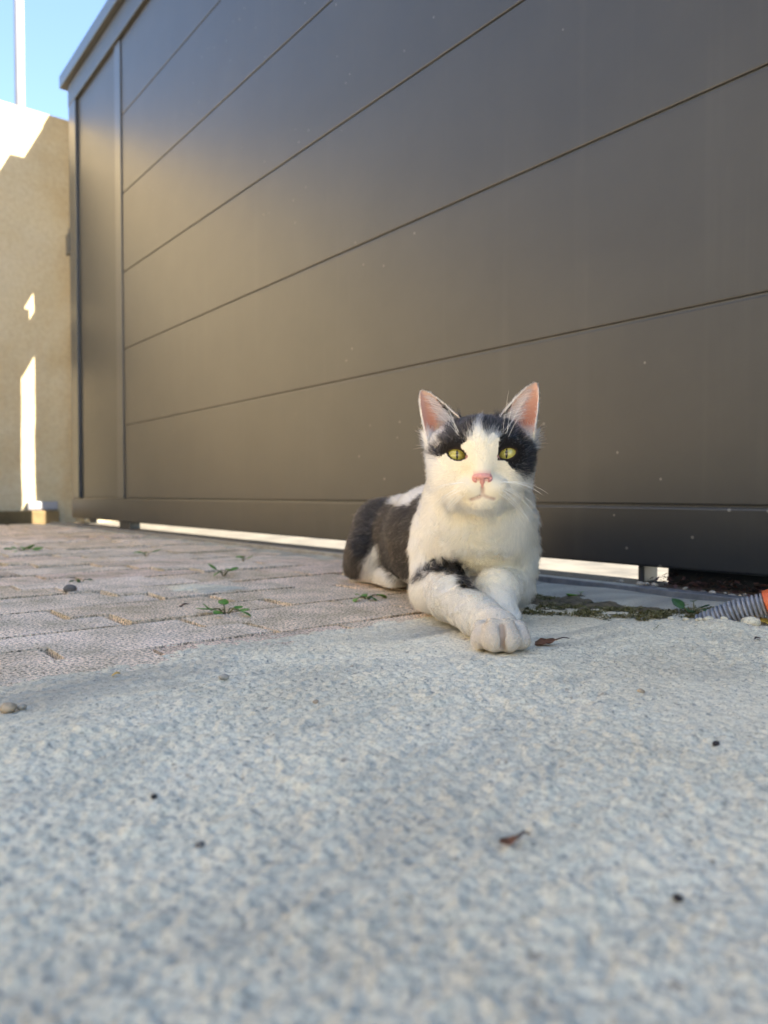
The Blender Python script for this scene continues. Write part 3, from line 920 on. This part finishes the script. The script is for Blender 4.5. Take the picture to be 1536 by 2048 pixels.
L = fln * rng.uniform(.6, 1.25, m)
NPt = 5
pts = np.empty((m, NPt, 3), np.float32)
cur = root - nn * .0006
pts[:, 0] = cur
dd = d0.copy()
for k in range(1, NPt):
    cur = cur + dd * (L / (NPt - 1))[:, None]
    pts[:, k] = cur
    dd = dd - nn * (.16 * np.sin(lift))[:, None] + np.array([0, 0, -.05]) + rng.normal(size=(m, 3)) * .05
    dd /= np.linalg.norm(dd, axis=1)[:, None]
pts[:, :, 2] = np.maximum(pts[:, :, 2], .0015)
lum = fc.mean(1)
vary = rng.uniform(.85, 1.12, m)
stray = (lum < .08) & (rng.random(m) < np.where(fhead, .09, .04))
fc = fc * vary[:, None]
fc[stray] = np.array([.35, .32, .30])
fc = np.clip(fc, 0, .93)
# long pale hairs inside the ears
ex_p, ex_c = [], []
for s, mid, ex, ey, ez, Lh, Wd2 in EARS:
    for k in range(620):
        t = rng.random() ** 1.3 * .78 + .02
        hw = Wd2 * 1.04 * (1 - t) ** .64
        sgn = -1                                   # rooted on the inner edge, sweeping outwards
        a0 = -hw * rng.uniform(.55, .98)
        st = mid + ez * (t * Lh) + ex * a0 + ey * (-.004 + .004 * rng.random())
        d = ex * rng.uniform(.6, 1.1) + ez * rng.uniform(.25, .8) + ey * rng.uniform(.1, .45)
        d /= np.linalg.norm(d); ll = hw * rng.uniform(.5, 1.25)
        q = [st]
        for j in range(1, NPt):
            q.append(q[-1] + d * ll / (NPt - 1)); d = d - ey * .05 + ez * .06; d /= np.linalg.norm(d)
        ex_p.append(q); g_ = rng.uniform(.35, 1.0); ex_c.append((.70 * g_, .60 * g_, .52 * g_))
pts = np.concatenate([pts, np.array(ex_p, np.float32)]); fc = np.concatenate([fc, np.array(ex_c)])
m2 = len(pts)
hc = bpy.data.hair_curves.new('fur')
hc.add_curves([NPt] * m2)
hc.points.foreach_set('position', (pts - cat_loc.astype(np.float32)).astype(np.float32).ravel())
rad = np.tile(np.array([.00011, .00011, .00010, .00007, .000025], np.float32), (m2, 1)) * rng.uniform(.75, 1.2, (m2, 1)).astype(np.float32)
ra = hc.attributes.get('radius') or hc.attributes.new('radius', 'FLOAT', 'POINT')
ra.data.foreach_set('value', rad.ravel().astype(np.float32))
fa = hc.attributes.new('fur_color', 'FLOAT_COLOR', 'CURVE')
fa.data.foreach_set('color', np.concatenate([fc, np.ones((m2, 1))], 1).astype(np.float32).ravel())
n = NT('cat_fur'); a_ = n.n('ShaderNodeAttribute', attribute_name='fur_color')
hb = n.n('ShaderNodeBsdfHairPrincipled', model='CHIANG', parametrization='COLOR')
n.l(a_.outputs['Color'], hb.inputs['Color'])
hb.inputs['Roughness'].default_value = .45; hb.inputs['Radial Roughness'].default_value = .55
hb.inputs['Coat'].default_value = 0.0
n.l(hb.outputs[0], n.out.inputs['Surface'])
M['fur'] = n.m
hc.materials.append(M['fur'])
fur = bpy.data.objects.new('fur', hc); COL.objects.link(fur); fur.parent = cat

# --- eyes
def mat_eye():
    n = NT('cat_eye'); c = n.co()
    sep = n.n('ShaderNodeSeparateXYZ'); n.l(c, sep.inputs[0])
    x, z = sep.outputs['X'], sep.outputs['Z']
    r = n.math('SQRT', n.math('ADD', n.math('MULTIPLY', x, x), n.math('MULTIPLY', z, z)))
    rr = n.math('DIVIDE', r, .0086)
    fib = n.noise(n.co(1, stretch=(900, 900, 900)), 1.0, 3, .6)
    iris = n.ramp(rr, [(0, (.34, .32, .07)), (.35, (.42, .38, .095)), (.75, (.32, .28, .065)), (.95, (.10, .085, .02)), (1.0, (.02, .016, .01))])
    iris = n.mix(1.0, iris, n.ramp(fib, [(.3, (.75, .75, .75)), (.7, (1.2, 1.2, 1.2))]), 'MULTIPLY')
    zz_ = n.math('DIVIDE', z, .0042)
    wv = n.math('MULTIPLY', n.math('SUBTRACT', 1.0, n.math('MULTIPLY', zz_, zz_)), .00110)
    slit = n.math('LESS_THAN', n.math('ABSOLUTE', x), wv)
    col = n.mix(slit, iris, (.004, .004, .004))
    return n.set(Base_Color=col, Roughness=.25, Coat_Weight=1.0, Coat_Roughness=.02, Coat_IOR=1.38)
M['eye'] = mat_eye()
for s, c in EYE:
    bm = bmesh.new(); bmesh.ops.create_uvsphere(bm, u_segments=32, v_segments=20, radius=EYE_R)
    me = bpy.data.meshes.new('eye'); bm.to_mesh(me); bm.free(); me.materials.append(M['eye'])
    me.polygons.foreach_set('use_smooth', [True] * len(me.polygons))
    e = bpy.data.objects.new('eye', me); COL.objects.link(e); e.parent = cat
    # the pupil looks at the camera
    ctr = c - HY * .0004
    look = (np.array([0, 0, CAM_H]) - ctr); look /= np.linalg.norm(look)
    e.location = tuple(ctr - cat_loc)
    e.rotation_euler = Vector(look).to_track_quat('-Y', 'Z').to_euler()

# --- nose leather
gx = np.arange(-.012, .012, .00045)
nf = Field(gx, np.arange(-.012, .010, .00045), np.arange(-.012, .012, .00045))   # head-aligned local grid: x right, y out, z up
nf.ell((0, -.003, .0020), (.0078, .0062, .0036), .002)
nf.ell((-.0047, -.0032, -.0002), (.0035, .0050, .0032), .002)
nf.ell((.0047, -.0032, -.0002), (.0035, .0050, .0032), .002)
nf.cap((0, -.001, .001), (0, -.0028, -.0058), .0034, .0014, .002)
nf.cap((-.0030, .0030, -.0012), (-.0064, .0005, .0004), .0010, .0007, .0010, cut=True)
nf.cap((.0030, .0030, -.0012), (.0064, .0005, .0004), .0010, .0007, .0010, cut=True)
nf.cap((-.0032, .0035, -.0014), (-.0032, -.003, -.0010), .0017, .0014, .0008, cut=True)
nf.cap((.0032, .0035, -.0014), (.0032, -.003, -.0010), .0017, .0014, .0008, cut=True)
nf.cap((0, .0035, -.0015), (0, .0008, -.0075), .0004, .0004, .0008, cut=True)
NVv, NQ = nf.nets()
nw = NOSE + NVv[:, :1] * HX + NVv[:, 1:2] * HY + NVv[:, 2:] * HZ
nm = quick_mesh('nose', nw - cat_loc, NQ[:, ::-1])
M['nose'] = mat_simple('pink_nose_leather', (.62, .28, .24), .42, 400, .18, (900, .25, .0003))
nm.materials.append(M['nose'])
no = bpy.data.objects.new('nose', nm); COL.objects.link(no); no.parent = cat

# --- whiskers and brow hairs
M['whisker'] = mat_simple('whisker', (.85, .83, .78), .35)
def whisker(a, d, ln, droop, r=.00016):
    d = np.array(d) / np.linalg.norm(d); pth = [a]; cur = np.array(a)
    for k in range(9):
        cur = cur + d * ln / 9; pth.append(cur.copy()); d = d + np.array(droop) * .12; d /= np.linalg.norm(d)
    Vx, Fx = tube([p - cat_loc for p in pth], [r * (1 - .085 * k) for k in range(10)], 5)
    mesh_obj('whisker', Vx, Fx, M['whisker'], cat, True)
for s in (-1, 1):
    for k in range(11):
        row_, col_ = k % 3, k // 3
        a = H(s * (.0100 + .0030 * col_), .0405 - .0022 * col_, -.0175 - .0035 * row_)
        d = HX * s * 1.0 + HY * random.uniform(.10, .45) + HZ * (-.05 - .30 * row_ + random.uniform(-.1, .1) + (.12 if row_ == 0 else 0))
        whisker(a, d, random.uniform(.024, .038), -HZ * random.uniform(.5, .9) - HY * .45, .00018)
    for k in range(5):
        a = H(s * (.0165 + random.uniform(-.003, .004)) + .0012, .0310, .0185 + random.uniform(-.002, .003))
        d = HX * s * random.uniform(-.05, .95) + HZ * random.uniform(.8, 1.1) + HY * random.uniform(.2, .6)
        whisker(a, d, random.uniform(.024, .044), -HY * random.uniform(.3, .8) + HX * s * random.uniform(.0, .6), .00014)

# ------------------------------------------------------------------ small things on the ground
def mat_leaf(name, col, var=.35, rough=.5):
    n = NT(name); c = n.co()
    lo = tuple(k * (1 - var) for k in col); hi = tuple(min(1, k * (1 + var)) for k in col)
    n.l(n.ramp(n.noise(c, 220, 4, .6), [(.3, lo), (.7, hi)]), n.b.inputs['Base Color'])
    n.b.inputs['Roughness'].default_value = rough
    n.bump(n.noise(c, 500, 3), .3, .0005)
    return n.m
M['green'] = mat_leaf('weed_leaf', (.10, .24, .03))
M['green2'] = mat_leaf('weed_leaf_dark', (.030, .085, .018))
M['stem'] = mat_leaf('weed_stem', (.12, .11, .035))
M['brown'] = mat_leaf('dry_leaf', (.20, .075, .032), .45)
M['brown2'] = mat_leaf('dry_leaf_dark', (.055, .022, .016), .5)
M['yellow_leaf'] = mat_leaf('yellow_leaf', (.50, .31, .05), .3)
M['stone'] = mat_simple('pebble_stone', (.36, .32, .26), .9, 200, .25, (500, .5, .0006))
M['stone_dark'] = mat_simple('dark_stone', (.13, .115, .10), .9, 200, .35, (500, .6, .0006))
M['stone_tan'] = mat_simple('tan_stone', (.42, .31, .20), .9, 200, .35, (500, .6, .0006))
M['seed'] = mat_simple('seed_husk', (.022, .014, .012), .6, 300, .4)
M['moss'] = mat_leaf('moss', (.12, .105, .032), .6, .9)
M['straw'] = mat_leaf('dry_grass', (.30, .24, .12), .4, .9)

def leaf_mesh(L, Wd, fold=.25, curl=.3, n=7, thick=.00025):
    """pointed oval blade along +x with a fold and a curl, closed"""
    V, Fc = [], []
    for side in (0, 1):
        for i in range(n + 1):
            t = i / n
            w = Wd * .5 * math.sin(math.pi * min(1, t ** .8 * .985 + .015)) ** .8
            x = L * t; z = L * curl * (t * t) - side * thick
            V += [(x, -w, z + w * fold), (x, 0, z), (x, w, z + w * fold)]
    m0 = 3 * (n + 1)
    for i in range(n):
        for k in range(2):
            a = i * 3 + k
            Fc.append((a, a + 3, a + 4, a + 1)); b = a + m0
            Fc.append((b, b + 1, b + 4, b + 3))
        Fc.append((i * 3, i * 3 + m0, i * 3 + 3 + m0, i * 3 + 3))
        a = i * 3 + 2
        Fc.append((a, a + 3, a + 3 + m0, a + m0))
    return V, Fc

def weed(px, py, leaves, label, spread, size, mat='green', group=None, seed=0, upright=.5):
    r = random.Random(seed)
    p = GD(px, py, -.004); z = ground_z(p)
    root = empty('weed', (p[0], p[1], z)); tag(root, label, 'weed', group)
    for k in range(leaves):
        an = 2 * math.pi * (k + r.random() * .7) / leaves
        d = Vector((math.cos(an), math.sin(an), 0)); ln = spread * r.uniform(.45, 1.0)
        tip = d * ln + Vector((0, 0, ln * upright * r.uniform(.5, 1.3)))
        V, Fc = tube([(0, 0, -.003), tip * .5 + Vector((0, 0, ln * .18)), tip], [.0007, .0006, .0004], 6)
        st = mesh_obj('stem', V, Fc, M['stem'], root, True)
        L = size * r.uniform(.7, 1.2)
        V, Fc = leaf_mesh(L, L * r.uniform(.5, .65), r.uniform(.1, .4), r.uniform(-.25, .3))
        lf = mesh_obj('leaf', V, Fc, M[mat], root, True)
        lf.location = tip * .92
        lf.rotation_euler = (r.uniform(-.5, .5), r.uniform(-.5, .25), an + r.uniform(-.6, .6))
    return root

weed(452, 1226, 7, 'small leafy weed growing from a joint in the nearer paving', .025, .0150, 'green', seed=4, upright=.3)
weed(735, 1198, 6, 'tiny bright green tuft beside the cat belly on the paving', .014, .014, 'green', seed=5, upright=.35)
weed(448, 1150, 5, 'blurred bright green sprout behind the cement smear on paving', .014, .018, 'green', seed=6, upright=.6)
weed(48, 1103, 8, 'low spreading weed at far left of the paving', .034, .020, 'green', seed=7, upright=.25)
weed(292, 1112, 3, 'thin pale sprout standing far back on the paving', .012, .016, 'green', seed=8, upright=1.2)
weed(486, 1120, 3, 'faint small sprout farther back on the paving right of others', .012, .014, 'green', seed=9, upright=.6)
weed(1388, 1232, 6, 'dark green weed at the moss edge next to the corrugated pipe', .012, .014, 'green2', seed=10, upright=.7)
weed(1160, 1197, 2, 'single green blade sprouting from the moss right of the cat', .004, .013, 'green', seed=11, upright=2.0)
weed(160, 1165, 4, 'dull small weed behind the dark stone on the paving', .012, .010, 'green2', seed=12, upright=.4)

def fallen_leaf(px, py, L, Wd, rz, label, mat, stem=.012, seed=0, fold=.5, curl=.15, cat_='leaf'):
    p = GD(px, py, 0); z = ground_z(p)
    root = empty('fallen_leaf', (p[0], p[1], z + .0012)); root.rotation_euler = (0, 0, rz); tag(root, label, cat_)
    V, Fc = leaf_mesh(L, Wd, fold, curl, 9, .0004)
    V = [(x - L / 2, y, zz + .0006 * math.sin(x * 900 + seed)) for x, y, zz in V]
    mesh_obj('blade', V, Fc, M[mat], root, True)
    if stem:
        V, Fc = tube([(L / 2 - .001, 0, curl * L), (L / 2 + stem * .5, .002, curl * L + .001), (L / 2 + stem, .001, curl * L + .0005)], [.0006, .0005, .0004], 6)
        mesh_obj('stalk', V, Fc, M['brown2'], root, True)
    return root
fallen_leaf(1092, 1288, .017, .015, .15, 'brown curled leaf lying right of the stretched paw', 'brown', .010, 1, .35, .22)
fallen_leaf(1018, 1690, .0065, .0042, .1, 'small rusty leaf on the concrete in the foreground', 'brown', .004, 2, .5, .2)
fallen_leaf(368, 1205, .010, .004, .5, 'dark red-brown leaf scrap lodged in the paving joint', 'brown2', .0, 3, .6, .3)
fallen_leaf(1526, 1248, .020, .010, 1.9, 'yellow dry leaf at the right edge below the pipe', 'yellow_leaf', .016, 4, .4, .3)
fallen_leaf(232, 1349, .0052, .0035, .3, 'tiny yellow leaf scrap on the concrete edge at left', 'yellow_leaf', .0, 5, .3, .1)
fallen_leaf(1515, 1282, .0055, .0024, .2, 'tiny dark leaf scrap on concrete below the pipe', 'brown2', .0, 6, .5, .2)

def rock(name, p, r, mat, label, cat_, seed, squash=.65, group=None, sink=.25):
    bm = bmesh.new(); bmesh.ops.create_icosphere(bm, subdivisions=2, radius=1.0)
    rr = random.Random(seed); f = [Vector((rr.uniform(-1, 1), rr.uniform(-1, 1), rr.uniform(-1, 1))).normalized() for _ in range(7)]
    am = [rr.uniform(-.25, .28) for _ in f]
    for v in bm.verts:
        k = 1 + sum(a * max(0, v.co.dot(d)) ** 3 for a, d in zip(am, f))
        v.co = Vector((v.co.x * k, v.co.y * k * rr.uniform(.93, 1.05), v.co.z * k * squash)) * r
    me = bpy.data.meshes.new(name); bm.to_mesh(me); bm.free(); me.materials.append(M[mat])
    me.polygons.foreach_set('use_smooth', [True] * len(me.polygons))
    o = bpy.data.objects.new(name, me); COL.objects.link(o)
    o.location = (p[0], p[1], ground_z(p) + r * squash * (1 - sink)); o.rotation_euler = (0, 0, rr.uniform(0, 6))
    tag(o, label, cat_, group); return o
def at_px(px, py): return GD(px, py, 0)
rock('pebble', at_px(447, 1359), .0030, 'stone', 'pale round pebble on the concrete near the paving edge', 'pebble', 1)
rock('pebble', at_px(18, 1424), .0042, 'stone_tan', 'tan pebble on the concrete at the left picture edge', 'pebble', 2)
rock('pebble', at_px(44, 1420), .0024, 'stone', 'small grey pebble touching the tan pebble at left edge', 'pebble', 3)
rock('stone', at_px(140, 1176), .0075, 'stone_dark', 'dark rough stone lying alone on the paving at left', 'stone', 4)
rock('pebble', at_px(632, 1403), .0017, 'stone_tan', 'tiny brownish pebble on mid concrete left of the paw', 'pebble', 5)
rock('seed', at_px(1355, 1781), .0014, 'seed', 'black seed on the concrete at lower right', 'seed', 6, .8)
rock('seed', at_px(1432, 1491), .0016, 'seed', 'black seed on the concrete at middle right', 'seed', 7, .8)
rock('seed', at_px(307, 1590), .0013, 'seed', 'small black seed on the concrete at left', 'seed', 8, .7)
rock('seed', at_px(400, 1677), .0016, 'stone_dark', 'dull brown crumb on the concrete lower left of the seed', 'seed', 9, .6)
rock('pebble', at_px(1283, 1381), .0020, 'stone_tan', 'small brown crumb on concrete below the brown leaf', 'pebble', 10)
for k, (px, py, r) in enumerate(((1372, 1241, .0030), (1398, 1244, .0034), (1342, 1238, .0026), (1418, 1246, .0040), (1500, 1252, .0075), (1448, 1252, .0030))):
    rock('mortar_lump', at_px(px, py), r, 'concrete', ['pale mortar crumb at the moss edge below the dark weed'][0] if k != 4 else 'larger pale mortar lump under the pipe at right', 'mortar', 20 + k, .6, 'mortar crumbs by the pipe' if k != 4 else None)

# grit and stones along the track, at the right
for k in range(26):
    uu = random.uniform(.22, .56); vv_ = random.uniform(.02, .055)
    p = GM @ Vector((uu, vv_, 0))
    o = rock('track_stone', (p.x, p.y), random.uniform(.0016, .0042), random.choice(['stone', 'stone_tan', 'stone_dark', 'stone']), 'small loose stone in the dirt along the gate track', 'stone', 60 + k, .7, 'loose stones along the gate track')
    o.location.z = .001

def flakes(name, n, fn, mat, label, cat_=None, size=(.003, .008), tall=.6, wd=(.12, .35)):
    V, Fc = [], []
    for k in range(n):
        c = np.array(fn()); L = random.uniform(*size); an = random.uniform(0, 6.283)
        d = np.array([math.cos(an), math.sin(an), random.uniform(-.1, tall)]) * L
        w = np.array([-math.sin(an), math.cos(an), random.uniform(-.6, .6)]) * L * random.uniform(*wd)
        i = len(V)
        V += [c - d * .5, c + w, c + d * .5, c - w]; Fc.append((i, i + 1, i + 2, i + 3))
    o = mesh_obj(name, V, Fc, M[mat]); o.matrix_world = GM; tag(o, label, cat_, kind='stuff'); return o
def litter_pt():
    uu = random.choice([random.uniform(-.9, .50), random.uniform(.2, .50)]); vv_ = random.gauss(.012, .016)
    hgt = .017 * max(0, 1 - abs(vv_ - .0) / .045) * min(1, (.66 - uu) / .10)
    return (uu, vv_, random.uniform(0, 1) * hgt)
flakes('leaf_litter', 900, litter_pt, 'brown2', 'dark leaf litter drifted under the gate at right', size=(.004, .011))
cu = rng.uniform(.33, .62, 400000); cv_ = rng.uniform(.115, .335, 400000)
cw = sstep(0, 1, 1.25 - np.abs(cu - .43) / .10 - np.abs(cv_ - .185) / .085 + .9 * (vnoise(cu * 55, cv_ * 55, 5) - .5) * 2 + .5 * (vnoise(cu * 140, cv_ * 140, 6) - .5) * 2)
ok_ = rng.random(400000) < cw * .6
cu, cv_ = cu[ok_], cv_[ok_]; cz = np.maximum(conc_height(cu, cv_), -.006) + rng.uniform(0, .0026, len(cu))
moss_i = [0]
def moss_pt():
    moss_i[0] = (moss_i[0] + 1) % len(cu); k = moss_i[0]
    return (cu[k], cv_[k], cz[k])
M['moss_bed'] = mat_simple('mossy_soil', (.14, .105, .06), .95, 120, .6, (300, 1.0, .003))
mb_u, mb_v = np.meshgrid(np.linspace(.34, .56, 60), np.linspace(.11, .30, 60), indexing='ij')
mz = -.0075 + .006 * vnoise(mb_u * 60, mb_v * 60, 15) + .003 * vnoise(mb_u * 160, mb_v * 160, 17)
ed_ = np.minimum(np.minimum(mb_u - .34, .56 - mb_u), np.minimum(mb_v - .11, .30 - mb_v))
mz -= .012 * sstep(.05, .0, ed_ + .03 * (vnoise(mb_u * 40, mb_v * 40, 19) - .5))
I = np.arange(3600).reshape(60, 60)
me = quick_mesh('moss_bed', np.stack([mb_u.ravel(), mb_v.ravel(), mz.ravel()], 1), np.stack([I[:-1, :-1].ravel(), I[1:, :-1].ravel(), I[1:, 1:].ravel(), I[:-1, 1:].ravel()], 1))
me.materials.append(M['moss_bed']); mo = bpy.data.objects.new('soil_patch', me); COL.objects.link(mo); mo.matrix_world = GM; tag(mo, 'brown mossy soil between apron and gate threshold', kind='structure')
flakes('moss', 16000, moss_pt, 'moss', 'olive moss right of the cat between apron and threshold', size=(.0014, .0036), tall=1.1)
flakes('dry_grass', 2600, moss_pt, 'straw', 'pale dry grass bits lying over the moss right of the cat', size=(.004, .009), tall=.25, wd=(.04, .09))

# cement smear on the paving
def smear():
    n_a, n_r = 60, 14; c = to_uv(GD(405, 1172, 0)); V, Fc = [], []
    for i in range(n_r + 1):
        for k in range(n_a):
            an = 2 * math.pi * k / n_a; t = i / n_r
            R0 = 1 + .35 * math.sin(2 * an + 1) + .18 * math.sin(5 * an) + .10 * math.sin(11 * an + 2)
            uu = c[0] + .036 * t * R0 * math.cos(an); vv_ = c[1] + .050 * t * R0 * math.sin(an)
            V.append((uu, vv_, -.0030 + .0028 * (1 - t ** 3) - .004 * t ** 6 + .0008 * math.sin(uu * 700) * math.sin(vv_ * 600)))
    for i in range(n_r):
        for k in range(n_a):
            k2 = (k + 1) % n_a
            Fc.append((i * n_a + k, (i + 1) * n_a + k, (i + 1) * n_a + k2, i * n_a + k2))
    return V, Fc
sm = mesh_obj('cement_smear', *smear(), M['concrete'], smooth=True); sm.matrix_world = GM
tag(sm, 'pale dried cement smear on the paving left of the cat', kind='structure')

# corrugated conduit
pipe = empty('corrugated_pipe'); pstart = P(1400, 1250, .660); pstart[2] = -.008
tag(pipe, 'grey corrugated conduit with orange sleeve rising from the concrete at right', 'pipe')
ctrl = [pstart, np.append(P(1465, 1232, .645)[:2], .0062), np.append(P(1530, 1215, .632)[:2], .0150), np.append(P(1620, 1190, .615)[:2], .025), np.append(P(1760, 1170, .60)[:2], .022)]
pipe.location = tuple(ctrl[1])
def spline(ct, n):
    ct = [2 * ct[0] - ct[1]] + ct + [2 * ct[-1] - ct[-2]]; out = []
    for i in range(1, len(ct) - 2):
        for k in range(n):
            t = k / n
            out.append(.5 * (2 * ct[i] + (ct[i + 1] - ct[i - 1]) * t + (2 * ct[i - 1] - 5 * ct[i] + 4 * ct[i + 1] - ct[i + 2]) * t * t + (-ct[i - 1] + 3 * ct[i] - 3 * ct[i + 1] + ct[i + 2]) * t ** 3))
    return out
pth = spline(ctrl, 400)
cum = np.concatenate([[0], np.cumsum(np.linalg.norm(np.diff(np.array(pth), axis=0), axis=1))])
pitch = .0036
samp = np.arange(0, cum[-1], pitch / 6)
A_ = np.array(pth)
pp = [np.array([np.interp(s_, cum, A_[:, k]) for k in range(3)]) - ctrl[1] for s_ in samp]
cutoff = next(i for i, q in enumerate(pp) if project((q + ctrl[1])[None])[0][0] > 1533)
prof = [0, .1, .95, 1, 1, .9]
rd = [.0070 + .0038 * prof[i % 6] for i in range(len(pp))]
M['conduit'] = mat_simple('grey_conduit_plastic', (.26, .26, .275), .42, 160, .45, (300, .2, .0004))
M['orange'] = mat_simple('orange_sleeve_plastic', (.72, .13, .035), .4, 60, .15)
V, Fc = tube(pp[:cutoff + 4], rd[:cutoff + 4], 28); mesh_obj('conduit', V, Fc, M['conduit'], pipe, True)
V, Fc = tube(pp[cutoff:], [.0124 for r in rd[cutoff:]], 28); mesh_obj('sleeve', V, Fc, M['orange'], pipe, True)
